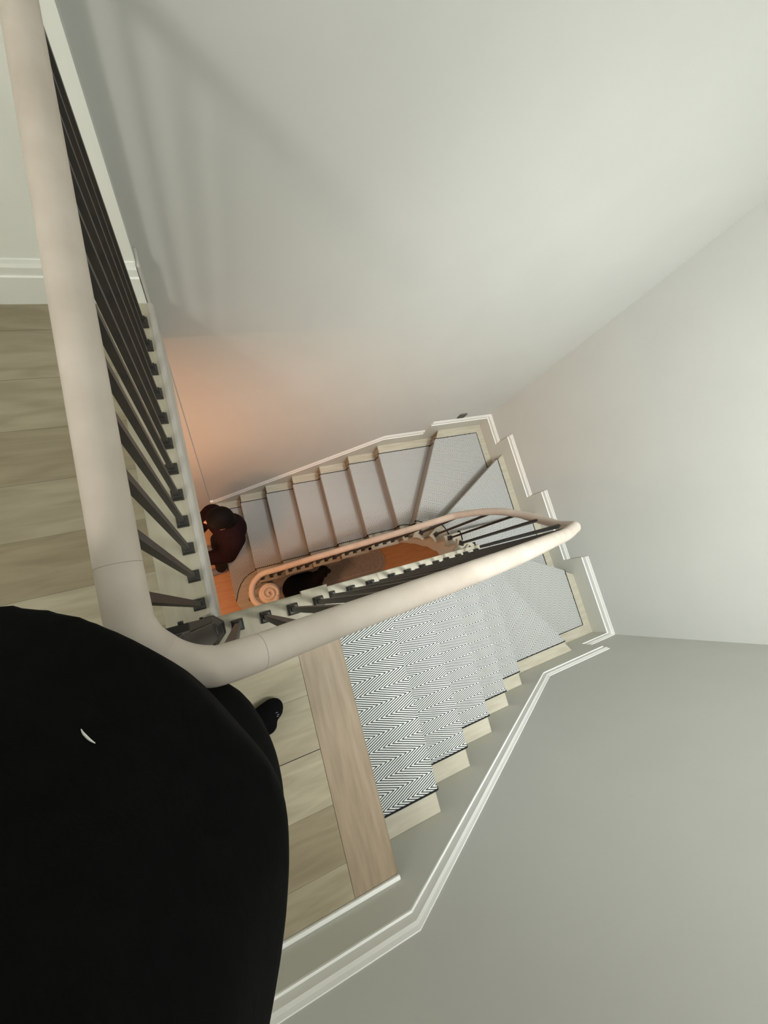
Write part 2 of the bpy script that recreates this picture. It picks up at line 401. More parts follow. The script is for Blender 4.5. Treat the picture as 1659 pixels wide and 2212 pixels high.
stair = empty('staircase', (X0, -0.5, 0))
tag(stair, 'pale oak staircase with winding turn descending from the landing to the hall', 'staircase')
def part(name, bm, m, **kw):
    o = obj(name, bm, m, **kw); setp(o, stair); return o
for k in range(1, 18):
    z = -k * H
    if k < 17:
        o_, i_ = tread_outline(k, IN_WOOD, OUT_WOOD)
        pts = [tuple(p) for p in o_] + [tuple(p) for p in reversed(i_)]
    else:   # curtail step with a round end under the scroll
        xb, xf = NL[16][0].x + OV, NL[17][0].x
        r = (xb - xf) / 2 - 0.01; cx_ = (xb + xf) / 2
        pts = [(xb, YA), (xf, YA)] + [(cx_ - 0.135 + 0.30 * (1 - math.cos(a)) / 2 * 1.0 if False else (xf + 0.17) + 0.17 * math.cos(a), 0.06 + 0.17 * math.sin(a)) for a in [math.pi + math.pi * i / 14 for i in range(15)]] + [(xf + 0.34, CY + 0.105), (xb, CY + 0.105)]
    bm = bmesh.new(); prism(bm, pts, z - 0.028, z)
    part('tread', bm, M['tread'], bevel=0.004)
for k in range(1, 19):
    # riser under nosing k-1 down to tread k
    ua = up_n(k - 1); a, b = NL[k - 1]
    a0, b0 = a + ua * OV, b + ua * OV
    O = sub(OUT_WOOD, hit(OUT_WOOD, a0, b0), hit(OUT_WOOD, a0, b0) + 1e-4)[0]
    I = sub(STR_A, hit(STR_A, a0, b0), hit(STR_A, a0, b0) + 1e-4)[0]
    if k == 18: I = Vector((I.x, 0.02))
    if k == 1: O = Vector((O.x, YC))
    n = ua * 0.014
    bm = bmesh.new(); prism(bm, [tuple(O), tuple(I), tuple(I + n), tuple(O + n)], -k * H, -(k - 1) * H - (0.028 if k > 1 else 0.03))
    part('riser', bm, M['tread'])
# curved cut string round the well
def string(smp, name):
    bm = bmesh.new()
    for k in range(1, 17):
        oo, ii = tread_outline(k, STR_A, OUT_WOOD, back=OV, front=OV)
        _, jj = tread_outline(k, STR_B, OUT_WOOD, back=OV, front=OV)
        n = max(len(ii), len(jj))
        zt = -k * H - 0.028
        L = len(ii); zb = [-k * H - 0.26 - (H * t / max(1, L - 1)) for t in range(L)]
        if len(ii) != len(jj): jj = [jj[0].lerp(jj[-1], t / (L - 1)) if L > 1 else jj[0] for t in range(L)]
        for t in range(L - 1):
            v = [bm.verts.new((p.x, p.y, zz)) for p, zz in ((ii[t], zb[t]), (ii[t + 1], zb[t + 1]), (ii[t + 1], zt), (ii[t], zt), (jj[t], zb[t]), (jj[t + 1], zb[t + 1]), (jj[t + 1], zt), (jj[t], zt))]
            for f in ((0, 1, 2, 3), (7, 6, 5, 4), (0, 4, 5, 1), (3, 2, 6, 7)): bm.faces.new([v[i] for i in f])
            if t == 0: bm.faces.new((v[0], v[3], v[7], v[4]))
            if t == L - 2: bm.faces.new((v[1], v[5], v[6], v[2]))
    bmesh.ops.remove_doubles(bm, verts=bm.verts[:], dist=1e-5)
    return part(name, bm, M['skirt'])
string(None, 'stringer')

# ------------------------------------------------------------------ carpet runner
CT = 0.007
run_e = empty('stair_runner', (X0 + 0.02, -0.55, -H + CT))
tag(run_e, 'black and white herringbone stair carpet running down the oak steps', 'carpet')
bm = bmesh.new(); uvl = bm.loops.layers.uv.new('UVMap'); BB = [bmesh.new(), bmesh.new()]
def face_uv(pts, uvs):
    vs = [bm.verts.new(p) for p in pts]; f = bm.faces.new(vs)
    for l, uv in zip(f.loops, uvs): l[uvl].uv = uv
    return f
u_off = 0.0; V_OFF = 0.0140
def ribbon(b, pts, w=0.0062, h=0.005, nrm=None):
    """thin square-section cord through 3-D points"""
    sweep(b, pts, [(-w / 2, -h / 2), (w / 2, -h / 2), (w / 2, h / 2), (-w / 2, h / 2)])
for k in range(1, 18):
    z = -k * H + CT
    front = 0.006
    if k < 17:
        o_, i_ = tread_outline(k, IN_CARP, OUT_CARP, back=OV - CT, front=-0.004)
    else:
        o_, i_ = tread_outline(17, IN_CARP, OUT_CARP, back=OV - CT, front=-0.004)
        xf = NL[17][0].x - 0.004
        i_ = [Vector((0.344, 0.318)), Vector((0.305, 0.305)), Vector((0.25, 0.285)), Vector((0.20, 0.255)), Vector((0.155, 0.21)), Vector((0.12, 0.155)), Vector((0.095, 0.10)), Vector((xf + 0.012, 0.06)), Vector((xf, 0.045))]
    ub = up_n(k); a, b = NL[k]; t = (b - a).normalized()
    def uvp(p, du=0.0):
        d = (p - a).dot(-ub) if True else 0
        vv = (p - a).dot(t) if k < 9 else -(p - a).dot(t)
        return (d + u_off + du, vv + V_OFF)
    poly = list(o_) + list(reversed(i_))
    face_uv([(p.x, p.y, z) for p in poly], [uvp(p) for p in poly])
    # rolled nosing and riser face
    if k < 17:
        nb = up_n(k)
        ps = []                                     # profile: (distance back up the stair, z)
        r = 0.018
        for i in range(7):
            an = math.pi * i / 6
            ps.append((-math.sin(an) * 0.008, z - r + r * math.cos(an)))
        ps += [(OV - CT, z - 2 * r - 0.002), (OV - CT, z - H)]
        A, B = o_[-1], i_[-1]
        dl = 0.0; last = None
        rows = []
        for d, zz in ps:
            if last: dl += math.hypot(d - last[0], zz - last[1])
            last = (d, zz)
            rows.append(((A + nb * d, B + nb * d), zz, dl))
        for (pa, za, da), (pb, zb_, db) in zip(rows, rows[1:]):
            face_uv([(pa[0].x, pa[0].y, za), (pa[1].x, pa[1].y, za), (pb[1].x, pb[1].y, zb_), (pb[0].x, pb[0].y, zb_)],
                    [uvp(A, da), uvp(B, da), uvp(B, db), uvp(A, db)])
        dep = (o_[0] - o_[-1]).length if k < 6 or k > 10 else 0.3
        u_off += dep + dl
        down = [rows[j] for j in range(len(rows))]
        for side, path in ((0, o_), (1, i_)):
            pts3 = [Vector((p.x, p.y, z)) for p in path] + [Vector((r_[0][side].x, r_[0][side].y, r_[1])) for r_ in down[1:]]
            # square the ribbon off in two runs: flat and falling
            bb = BB[side]; ribbon(bb, pts3[:len(path)])
            for p0, p1 in zip(pts3[len(path) - 1:], pts3[len(path):]):
                tt = (p1 - p0)
                w = t * 0.0030; nn = Vector((w.x, w.y, 0)); oo = Vector((-nb.x, -nb.y, 0.0)) * 0.0030
                vs = [bb.verts.new(q) for q in (p0 - nn - oo, p0 + nn - oo, p0 + nn + oo, p0 - nn + oo, p1 - nn - oo, p1 + nn - oo, p1 + nn + oo, p1 - nn + oo)]
                for f in ((0, 1, 2, 3), (7, 6, 5, 4), (0, 4, 5, 1), (1, 5, 6, 2), (2, 6, 7, 3), (3, 7, 4, 0)): bb.faces.new([vs[i] for i in f])
    else:
        for side, path in enumerate((o_, i_)): ribbon(BB[side], [Vector((p.x, p.y, z)) for p in path])
        A, B = o_[-1], i_[-1]
        face_uv([(A.x, A.y, z), (B.x, B.y, z), (B.x, B.y, ZF), (A.x, A.y, ZF)], [uvp(A), uvp(B), uvp(B, H), uvp(A, H)])
# first riser below the landing nosing
nb = up_n(0); dn = OV - CT
face_uv([(X0 - dn, -0.889, -0.03), (X0 - dn, -0.199, -0.03), (X0 - dn, -0.199, -H), (X0 - dn, -0.889, -H)], [(0, 0), (0, .69), (.15, .69), (.15, 0)])
me = bpy.data.meshes.new('carpet'); bm.to_mesh(me); bm.free(); me.materials.append(M['carpet'])
carpet = bpy.data.objects.new('carpet', me); COL.objects.link(carpet); setp(carpet, run_e)
for bb in BB:
    o = obj('binding', bb, M['binding']); setp(o, run_e); o['label'] = 'thin black edge binding'

# ------------------------------------------------------------------ railing
railing = empty('stair_railing', (0, 0.5, 0))
tag(railing, 'round limed oak handrail on black iron balusters around landing and stair', 'railing')
def rp(name, bm, m, **kw):
    o = obj(name, bm, m, **kw); setp(o, railing); return o
RY1, RY2, RC = -0.108, 0.197, 0.0445
RR = (RY2 - RY1) / 2
Z_RAIL = 0.857
path = [(0, 1.061, Z_RAIL), (0, 0.8, Z_RAIL), (0, 0.5, Z_RAIL), (0, 0.2, Z_RAIL), (0, 0.06, Z_RAIL), (0.0, 0.02, Z_RAIL)]
for i in range(1, 10):
    a = math.pi + math.pi / 2 * i / 10
    path.append((0.095 + 0.095 * math.cos(a), RY1 + 0.095 + 0.095 * math.sin(a), Z_RAIL - 0.0035 * i if i > 3 else Z_RAIL))
f1 = [(0.125, 0.808), (0.20, 0.760), (0.37, 0.680), (0.57, 0.585), (0.86, 0.425), (1.2, 0.190), (1.45, 0.015), (1.60, -0.085), (1.645, -0.12)]
path += [(x, RY1 + (0.012 if x > 1.5 else 0) + (0.008 if x > 1.61 else 0), z) for x, z in f1]
zs = [(-60, -0.19), (-27, -0.385), (2, -0.575), (28, -0.745), (54, -0.98), (72, -1.12), (90, -1.228)]
def interp(tb, x):
    for (a, p), (b, q) in zip(tb, tb[1:]):
        if x <= b: return p + (q - p) * (x - a) / (b - a)
    return tb[-1][1]
for d in range(-48, 91, 14):
    a = math.radians(d); path.append((CX + RR * math.cos(a), RC + RR * math.sin(a), interp(zs, d)))
zl = lambda x: -2.03 + 0.765 - 0.73 * (1.591 - x)
path.append((1.52, RY2, -1.295))
for x in (1.42, 1.2, 0.9, 0.7): path.append((x, RY2, zl(x)))
SV = (0.350, 0.020)
for d, r, z in ((62, 0.20, -2.13), (90, 0.178, -2.19), (110, 0.170, -2.21), (135, 0.158, -2.22), (160, 0.146, -2.22), (185, 0.136, -2.22), (210, 0.126, -2.22), (235, 0.114, -2.22), (260, 0.100, -2.22), (290, 0.082, -2.22), (330, 0.066, -2.22)):
    a = math.radians(d); path.append((SV[0] + r * math.cos(a) + (0.0), SV[1] + r * math.sin(a), z))
path = catmull(path, 4, closed=False)
RW, RH = 0.0243, 0.0225
prof = [(RW * math.cos(2 * math.pi * i / 20), RH * math.sin(2 * math.pi * i / 20)) for i in range(20)]
bm = bmesh.new()
def rad(p): return 1.0 if p.y > RC or p.x < 0.15 else 1.0 + 0.12 * min(1, (p.x - 0.15) / 0.5)
sweep(bm, path, prof, scale=rad)
rp('handrail', bm, M['rail'], smooth=True)
# scroll cap at the foot
bm = bmesh.new()
prof2 = [(0.0, -0.022), (0.072, -0.022), (0.084, -0.014), (0.088, 0.0), (0.085, 0.012), (0.074, 0.019), (0.0, 0.020)]
rings = [[bm.verts.new((SV[0] + r * math.cos(2 * math.pi * j / 32), SV[1] + r * math.sin(2 * math.pi * j / 32), -2.22 + z)) for j in range(32)] for r, z in prof2[1:-1]]
for a, b in zip(rings, rings[1:]):
    for j in range(32): bm.faces.new((a[j], a[(j + 1) % 32], b[(j + 1) % 32], b[j]))
bm.faces.new(rings[0][::-1]); bm.faces.new(rings[-1])
sp = []
for i in range(60):
    t = i / 59; a = math.radians(330 + 640 * t); r = 0.066 * (1 - t) ** 0.9 + 0.004
    sp.append((SV[0] + r * math.cos(a), SV[1] + r * math.sin(a), -2.20 + 0.010 * t))
sweep(bm, sp, [(0.013 * math.cos(2 * math.pi * i / 10), 0.010 * math.sin(2 * math.pi * i / 10)) for i in range(10)])
o = rp('scroll', bm, M['rail'], smooth=True); o['label'] = 'spiral scroll ending of the handrail'
# joint lines of the handrail
def seam(x, y):
    i = min(range(1, len(path) - 1), key=lambda j: (path[j].x - x) ** 2 + (path[j].y - y) ** 2 + (10 if path[j].z < 0.5 else 0))
    b = bmesh.new(); P = path[i]; d = (path[i + 1] - path[i - 1]).normalized() * 0.0003
    sweep(b, [P - d, P + d], [(p * 1.004, q * 1.004) for p, q in prof], scale=rad)
    return rp('rail_joint', b, M['seam'])
seam(0.0, 0.035); seam(0.125, RY1)

def rail_under(x, y, z):
    best = min([p for p in path if 0.6 < p.z - z < 1.25], key=lambda p: (p.x - x) ** 2 + (p.y - y) ** 2); return best.z - RH * 0.6
B0 = {}
def baluster(x, y, z, rot=0.0, top=None, w=0.0145):
    top = top if top is not None else rail_under(x, y, z)
    h = w / 2
    b = bmesh.new(); box(b, -h, h, -h, h, 0.0, top - z)
    if 'shoe' not in B0:
        s = bmesh.new(); w1, w2 = 0.0175, 0.0125
        pr = [(w1, 0.0), (w1, 0.012), (w2, 0.020), (w2 * 0.98, 0.026)]
        rg = [[s.verts.new((sx * q, sy * q, zz)) for sx, sy in ((-1, -1), (1, -1), (1, 1), (-1, 1))] for q, zz in pr]
        for p, q in zip(rg, rg[1:]):
            for i in range(4): s.faces.new((p[i], p[(i + 1) % 4], q[(i + 1) % 4], q[i]))
        s.faces.new(rg[0][::-1]); s.faces.new(rg[-1])
        so = obj('shoe', s, M['iron']); B0['shoe'] = so; first = True
    else:
        so = B0['shoe'].copy(); COL.objects.link(so); first = False
    o = obj('baluster', b, M['iron']); o.location = (x, y, z); o.rotation_euler = (0, 0, rot)
    so.parent = o; setp(o, railing)
    return o
for i in range(12): baluster(0.0, 0.088 * i, 0.0)
for j in range(4): baluster(0.094 + 0.0866 * j, -0.092, 0.0)
for k in range(1, 6):
    for m in range(3): baluster(X0 + 0.040 + (k - 1) * G1 + m * G1 / 3, -0.090, -k * H)
baluster(1.668, -0.068, -6 * H, -0.9)
baluster(1.722, -0.007, -7 * H, -0.45)
baluster(1.745, 0.060, -8 * H, 0.0)
baluster(1.731, 0.126, -9 * H, 0.45)
baluster(1.692, 0.184, -10 * H, 0.9)
baluster(1.625, 0.206, -11 * H, 0)
for k in range(12, 17):
    for x in ((0.364, 0.454, 0.533) if k == 16 else [1.555 - (k - 12) * G2 - m * 0.0845 for m in range(3)]): baluster(x if k < 16 else x, 0.203, -k * H)
for x, y in ((0.285, 0.175), (0.225, 0.11), (0.215, 0.03), (0.262, -0.06)): baluster(x, y, -17 * H, top=-2.235)
# iron newel with flared base under the turn of the rail
NX, NY = 0.014, -0.086
def sq(b, cx, cy, lv, seg=8, rot=math.pi / 8):
    rg = [[b.verts.new((cx + r * math.cos(rot + 2 * math.pi * j / seg), cy + r * math.sin(rot + 2 * math.pi * j / seg), z)) for j in range(seg)] for r, z in lv]
    for p, q in zip(rg, rg[1:]):
        for i in range(seg): b.faces.new((p[i], p[(i + 1) % seg], q[(i + 1) % seg], q[i]))
    b.faces.new(rg[0][::-1]); b.faces.new(rg[-1])
b = bmesh.new()
sq(b, 0, 0, [(0.034, 0.10), (0.034, 0.70), (0.040, 0.72), (0.040, 0.80), (0.028, 0.815), (0.028, 0.842)], 4, math.pi / 4)
nw = rp('newel_post', b, M['iron'], bevel=0.002); nw.location = (NX, NY, 0)
nw.parent = None; setp(nw, railing)
b = bmesh.new(); sq(b, 0, 0, [(0.047, 0.0), (0.047, 0.035), (0.040, 0.050), (0.043, 0.06), (0.043, 0.10), (0.034, 0.125), (0.030, 0.13)], 8)
o = obj('newel_base', b, M['iron'], nw, bevel=0.0015)
b = bmesh.new(); box(b, -0.052, -0.024, -0.024, 0.020, 0.60, 0.70); box(b, -0.020, 0.020, 0.024, 0.040, 0.16, 0.64)
for zz in (0.2, 0.58):
    bmesh.ops.create_cone(b, cap_ends=True, segments=10, radius1=0.005, radius2=0.005, depth=0.006, matrix=Matrix.Translation((0, 0.043, zz)) @ Matrix.Rotation(math.pi / 2, 4, 'X'))
o = obj('bracket', b, M['iron'], nw, bevel=0.002)
b = bmesh.new(); sq(b, 0, 0, [(0.03, 0), (0.03, 0.03), (0.022, 0.05), (0.018, 0.06), (0.018, 0.86), (0.022, 0.9)], 12)
o = rp('foot_newel', b, M['iron']); o.location = (SV[0], SV[1], -17 * H); o.parent = None; setp(o, railing)

# ------------------------------------------------------------------ plate on the wall, rug
b = bmesh.new()
vs = [(2.255, -1.612), (2.335, -1.612), (2.335, -1.545), (2.255, -1.545)]
b = bmesh.new(); box(b, 2.262, 2.332, WA - 0.012, WA, -1.625, -1.548)
tag(obj('wall_plate', b, M['grey'], bevel=0.003), 'small dark grey plate on back wall just above the corner skirting', 'wall plate')

def stadium(x0, x1, y0, y1, r):
    p = [(x0, y0)]
    p += [(x1 - r + r * math.cos(a), y0 + r + r * math.sin(a)) for a in [(-90 + 90 * i / 10) * math.pi / 180 for i in range(11)]]
    p += [(x1 - r + r * math.cos(a), y1 - r + r * math.sin(a)) for a in [(90 * i / 10) * math.pi / 180 for i in range(11)]]
    return p + [(x0, y1)]
b = bmesh.new(); prism(b, stadium(0.42, 1.83, -0.075, 0.265, 0.155), ZF, ZF + 0.014)
rug = tag(obj('rug', b, M['rug']), 'narrow grey rug with rounded end on the lower hall floor', 'rug')
for ins in (0.0, 0.055):
    b = bmesh.new(); pts = stadium(0.43, 1.83 - ins - 0.006, -0.069 + ins, 0.259 - ins, 0.15 - ins)
    sweep(b, [(x, y, ZF + 0.0145) for x, y in pts], [(-0.005, -0.002), (0.005, -0.002), (0.005, 0.002), (-0.005, 0.002)])
    obj('piping', b, M['rugline'], rug)

# ------------------------------------------------------------------ dog
b = bmesh.new(); zf = ZF + 0.016
caps(b, (0.668, 0.008, zf + 0.40), 0.146, (0.790, 0.012, zf + 0.42), 0.142)
caps(b, (0.800, 0.010, zf + 0.44), 0.120, (0.880, 0.060, zf + 0.50), 0.075)
caps(b, (0.880, 0.060, zf + 0.50), 0.068, (0.925, 0.095, zf + 0.57), 0.050)
ell(b, Vector((0.940, 0.108, zf + 0.59)), (0.060, 0.055, 0.054))
caps(b, (0.955, 0.105, zf + 0.58), 0.034, (1.000, 0.095, zf + 0.55), 0.026)
for s in (-1, 1):
    c = Vector((0.650, -0.045 + s * 0.060, zf + 0.36))
    caps(b, c, 0.065, c + Vector((0.02, 0, -0.14)), 0.040); caps(b, c + Vector((0.02, 0, -0.14)), 0.038, c + Vector((-0.05, 0, -0.25)), 0.024)
    caps(b, c + Vector((-0.05, 0, -0.25)), 0.022, c + Vector((-0.02, 0, -0.335)), 0.020); caps(b, c + Vector((-0.02, 0, -0.338)), 0.021, c + Vector((0.03, 0, -0.338)), 0.018)
    c = Vector((0.830, 0.0 + s * 0.060, zf + 0.34))
    caps(b, c, 0.050, c + Vector((-0.015, 0, -0.16)), 0.028); caps(b, c + Vector((-0.015, 0, -0.16)), 0.027, c + Vector((0, 0, -0.315)), 0.020)
    caps(b, c + Vector((0, 0, -0.318)), 0.021, c + Vector((0.035, 0, -0.320)), 0.018)
caps(b, (0.56, -0.06, zf + 0.42), 0.025, (0.50, -0.16, zf + 0.30), 0.014)
dog = fused('dog', b, M['fur'], voxel=0.007)
tag(dog, 'black dog standing on the grey rug in the lower hall', 'dog')
for s in (-1, 1):
    b = bmesh.new(); d = Vector((0.940, 0.108, zf + 0.61)) + Vector((-0.008 * s, 0.046 * s, 0.008))
    caps(b, d, 0.018, d + Vector((0.004, 0.016 * s, -0.045)), 0.010, 10, 4)
    fused('ear', b, M['fur'], dog, voxel=0.004, smooth_it=3)

# ------------------------------------------------------------------ person at the foot of the stair
zf = ZF
def leg(b, hip, knee, ank, r=(0.085, 0.06, 0.045)):
    caps(b, hip, r[0], knee, r[1]); caps(b, knee, r[1], ank, r[2])
per2 = bmesh.new()
hd = Vector((0.085, 0.640, zf + 1.53))
ell(per2, hd, (0.085, 0.072, 0.105)); caps(per2, hd + Vector((0.03, 0, -0.05)), 0.05, (0.13, 0.61, zf + 1.38), 0.055)
caps(per2, (0.155, 0.60, zf + 1.30), 0.09, (0.135, 0.575, zf + 0.95), 0.080)
leg(per2, (0.13, 0.63, zf + 0.88), (0.03, 0.67, zf + 0.50), (0.00, 0.66, zf + 0.11), (0.07, 0.05, 0.035))
leg(per2, (0.11, 0.51, zf + 0.88), (0.02, 0.455, zf + 0.50), (0.0, 0.43, zf + 0.10), (0.07, 0.05, 0.035))
hw = Vector((-0.110, 0.425, zf + 1.10))
caps(per2, (0.15, 0.46, zf + 1.32), 0.045, (0.10, 0.41, zf + 1.12), 0.036); caps(per2, (0.10, 0.41, zf + 1.12), 0.036, hw, 0.026)
hw2 = Vector((-0.16, 0.62, zf + 1.12))
caps(per2, (0.08, 0.73, zf + 1.32), 0.045, (-0.02, 0.74, zf + 1.12), 0.036); caps(per2, (-0.02, 0.74, zf + 1.12), 0.036, hw2, 0.026)
def hand(b, w, d, up, s=1):
    """palm, four curled fingers and a thumb; d = forearm direction"""
    d = Vector(d).normalized(); up = Vector(up).normalized(); sd = d.cross(up).normalized()
    c = w + d * 0.045
    caps(b, w + d * 0.01, 0.022, c + sd * 0.018, 0.018, 10, 4); caps(b, w + d * 0.01, 0.022, c - sd * 0.018, 0.018, 10, 4); caps(b, c + sd * 0.018, 0.017, c - sd * 0.018, 0.017, 10, 4)
    for i, L in enumerate((0.068, 0.078, 0.074, 0.058)):
        k = c + sd * (0.028 - 0.0185 * i) * s + d * 0.012
        m1 = k + d * L * 0.45 - up * L * 0.12; m2 = m1 + d * L * 0.25 - up * L * 0.25; m3 = m2 - up * L * 0.25 + d * 0.004
        caps(b, k, 0.0095, m1, 0.0088, 8, 3); caps(b, m1, 0.0088, m2, 0.008, 8, 3); caps(b, m2, 0.008, m3, 0.007, 8, 3)
    t0 = w + d * 0.02 + sd * 0.02 * s; t1 = t0 + sd * 0.028 * s + d * 0.022 - up * 0.006; t2 = t1 + d * 0.028 - up * 0.010
    caps(b, t0, 0.012, t1, 0.0105, 8, 3); caps(b, t1, 0.0105, t2, 0.009, 8, 3)
hand(per2, hw, (-1, 0.1, -0.15), (0, 0, 1), 1); hand(per2, hw2, (-1, -0.3, -0.1), (0, 0, 1), -1)
# face
ell(per2, hd + Vector((-0.090, 0, -0.015)), (0.016, 0.011, 0.020)); ell(per2, hd + Vector((-0.080, 0, -0.055)), (0.012, 0.022, 0.008))
for s in (-1, 1): ell(per2, hd + Vector((0.01, 0.074 * s, -0.01)), (0.018, 0.008, 0.028))
P2 = fused('person', per2, M['skin'], voxel=0.006, smooth_it=3)
tag(P2, 'person in dark maroon top with black hair at the foot of the stairs', 'person')
b = bmesh.new()
caps(b, (0.160, 0.600, zf + 1.30), 0.125, (0.140, 0.575, zf + 0.95), 0.105)
caps(b, (0.060, 0.705, zf + 1.33), 0.092, (0.160, 0.505, zf + 1.33), 0.095); caps(b, (0.10, 0.66, zf + 1.30), 0.100, (0.165, 0.56, zf + 1.36), 0.098)
caps(b, (0.155, 0.490, zf + 1.32), 0.088, (0.095, 0.420, zf + 1.12), 0.075); caps(b, (0.095, 0.420, zf + 1.12), 0.072, hw + Vector((0.02, 0, 0)), 0.058)
caps(b, (0.05, 0.73, zf + 1.32), 0.088, (-0.03, 0.74, zf + 1.12), 0.070); caps(b, (-0.03, 0.74, zf + 1.12), 0.070, hw2 + Vector((0.02, 0.01, 0)), 0.055)
fused('sweater', b, M['maroon'], P2, voxel=0.009)
b = bmesh.new()
ell(b, hd + Vector((0.014, 0, 0.036)), (0.100, 0.088, 0.092)); caps(b, hd + Vector((0.045, 0, -0.02)), 0.075, hd + Vector((0.075, -0.01, -0.16)), 0.060)
fused('hair', b, M['hair'], P2, voxel=0.006)
for s in (-1, 1):
    b = bmesh.new(); ell(b, hd + Vector((-0.079, 0.028 * s, 0.006)), (0.007, 0.012, 0.007)); obj('eye', b, M['hair'], P2, smooth=True)
b = bmesh.new()
caps(b, (0.135, 0.62, zf + 0.93), 0.10, (0.13, 0.53, zf + 0.93), 0.10)
leg(b, (0.13, 0.63, zf + 0.88), (0.03, 0.67, zf + 0.50), (0.00, 0.66, zf + 0.14), (0.09, 0.066, 0.055)); leg(b, (0.11, 0.51, zf + 0.88), (0.02, 0.455, zf + 0.50), (0.0, 0.43, zf + 0.13), (0.09, 0.066, 0.055))
fused('trousers', b, M['denim'], P2, voxel=0.009)
for (x, y, dx, dy, dz) in ((0.015, 0.415, -0.16, -0.02, 0), (-0.02, 0.655, -0.17, 0.0, 0)):
    b = bmesh.new(); caps(b, (x + 0.02, y, zf + 0.052), 0.040, (x + dx * 0.55, y + dy * 0.5, zf + 0.045), 0.040); caps(b, (x + dx * 0.5, y + dy * 0.5, zf + 0.040), 0.040, (x + dx, y + dy, zf + 0.032), 0.030)
    caps(b, (x + 0.0, y, zf + 0.06), 0.038, (x + 0.005, y, zf + 0.12), 0.040)
    s_ = fused('shoe', b, M['slate'], P2, voxel=0.006); s_['label'] = 'slate grey shoe'

# ------------------------------------------------------------------ the photographer, leaning at the corner of the rail
fw = Vector((0.965, 0.26, 0)); lf = Vector((-0.26, 0.965, 0))
def loft(b, secs, n=6):
    rings = []
    for z, pts in secs:
        q = catmull([(x, y, 0) for x, y in pts], n); rings.append([b.verts.new((p.x, p.y, z)) for p in q])
    m = len(rings[0])
    for a, c in zip(rings, rings[1:]):
        for i in range(m): b.faces.new((a[i], a[(i + 1) % m], c[(i + 1) % m], c[i]))
    b.faces.new(rings[0][::-1]); b.faces.new(rings[-1])
S10 = [(.116, -.192), (.086, -.130), (.053, -.072), (.0, -.020), (-.06, .006), (-.15, .0), (-.22, -.06), (-.24, -.18), (-.22, -.33), (-.15, -.43), (-.05, -.45), (.03, -.42), (.083, -.33), (.112, -.25)]
cen = (-.07, -.23)
def sc(pts, k, dx=0, dy=0): return [(cen[0] + (x - cen[0]) * k + dx, cen[1] + (y - cen[1]) * k + dy) for x, y in pts]
S72 = [(.121, -.262), (.108, -.196), (.082, -.152), (.038, -.134), (-.02, -.130), (-.10, -.10), (-.20, -.12), (-.23, -.22), (-.21, -.36), (-.14, -.47), (-.04, -.50), (.05, -.48), (.095, -.42), (.116, -.34)]
S85 = [((a[0] + c[0]) / 2 - 0.012, (a[1] + c[1]) / 2 - 0.025) for a, c in zip(S10, S72)]
head = Vector((-0.125, -0.27, 1.640))
b = bmesh.new()
ell(b, head, (0.095, 0.076, 0.118), Matrix.Rotation(0.26, 4, 'Z')); caps(b, head + Vector((-0.02, 0, -0.06)), 0.055, (-0.12, -0.26, 1.42), 0.058)
ell(b, head + fw * 0.098 + Vector((0, 0, -0.02)), (0.018, 0.012, 0.024)); ell(b, head + fw * 0.086 + Vector((0, 0, -0.065)), (0.012, 0.024, 0.008))
for s in (-1, 1): ell(b, head + lf * 0.078 * s + Vector((0, 0, -0.015)), (0.018, 0.008, 0.030))
caps(b, (-.09, -.25, 1.32), .11, (-.08, -.26, 0.98), .12)
sh = {1: Vector((-0.17, -0.08, 1.36)), -1: Vector((-0.07, -0.44, 1.36))}
el = {1: Vector((-0.155, -0.045, 1.10)), -1: Vector((-0.075, -0.47, 1.10))}
wr = {1: Vector((-0.015, -0.020, 1.425)), -1: Vector((0.055, -0.175, 1.455))}
for s in (1, -1):
    caps(b, sh[s], 0.050, el[s], 0.040); caps(b, el[s], 0.040, wr[s], 0.026)
    hand(b, wr[s], (wr[s] - el[s]).normalized() + Vector((0.4, 0, 0)), (0.5, 0, 0.6), -s)
ft = {-1: (Vector((-0.045, -0.415, 0.045)), Vector((0.140, -0.372, 0.032))), 1: (Vector((-0.15, -0.20, 0.045)), Vector((0.00, -0.19, 0.030)))}
hip = {1: Vector((-.11, -.20, .86)), -1: Vector((-.06, -.33, .86))}
kn = {1: Vector((-.08, -.20, .47)), -1: Vector((-.01, -.39, .47))}
an = {1: Vector((-.13, -.20, .09)), -1: Vector((-.035, -.413, .09))}
for s in (1, -1):
    caps(b, hip[s], .085, kn[s], .055); caps(b, kn[s], .055, an[s], .036); caps(b, ft[s][0], .030, ft[s][1], .022)
P1 = fused('person', b, M['skin'], voxel=0.007, smooth_it=3)
tag(P1, 'person all in black seen from above, leaning at the corner of the handrail', 'person')
b = bmesh.new(); ell(b, head - fw * 0.016 + Vector((0, 0, 0.034)), (0.100, 0.088, 0.104), Matrix.Rotation(0.26, 4, 'Z')); ell(b, head - fw * 0.05 + Vector((0, 0, -0.03)), (0.055, 0.070, 0.075), Matrix.Rotation(0.26, 4, 'Z'))
fused('hair', b, M['hair'], P1, voxel=0.006)
for s_ in (-1, 1):
    b = bmesh.new(); ell(b, head + fw * 0.085 + lf * 0.030 * s_ + Vector((0, 0, 0.002)), (0.008, 0.012, 0.007), Matrix.Rotation(0.26, 4, 'Z')); obj('eye', b, M['hair'], P1, smooth=True)
b = bmesh.new()
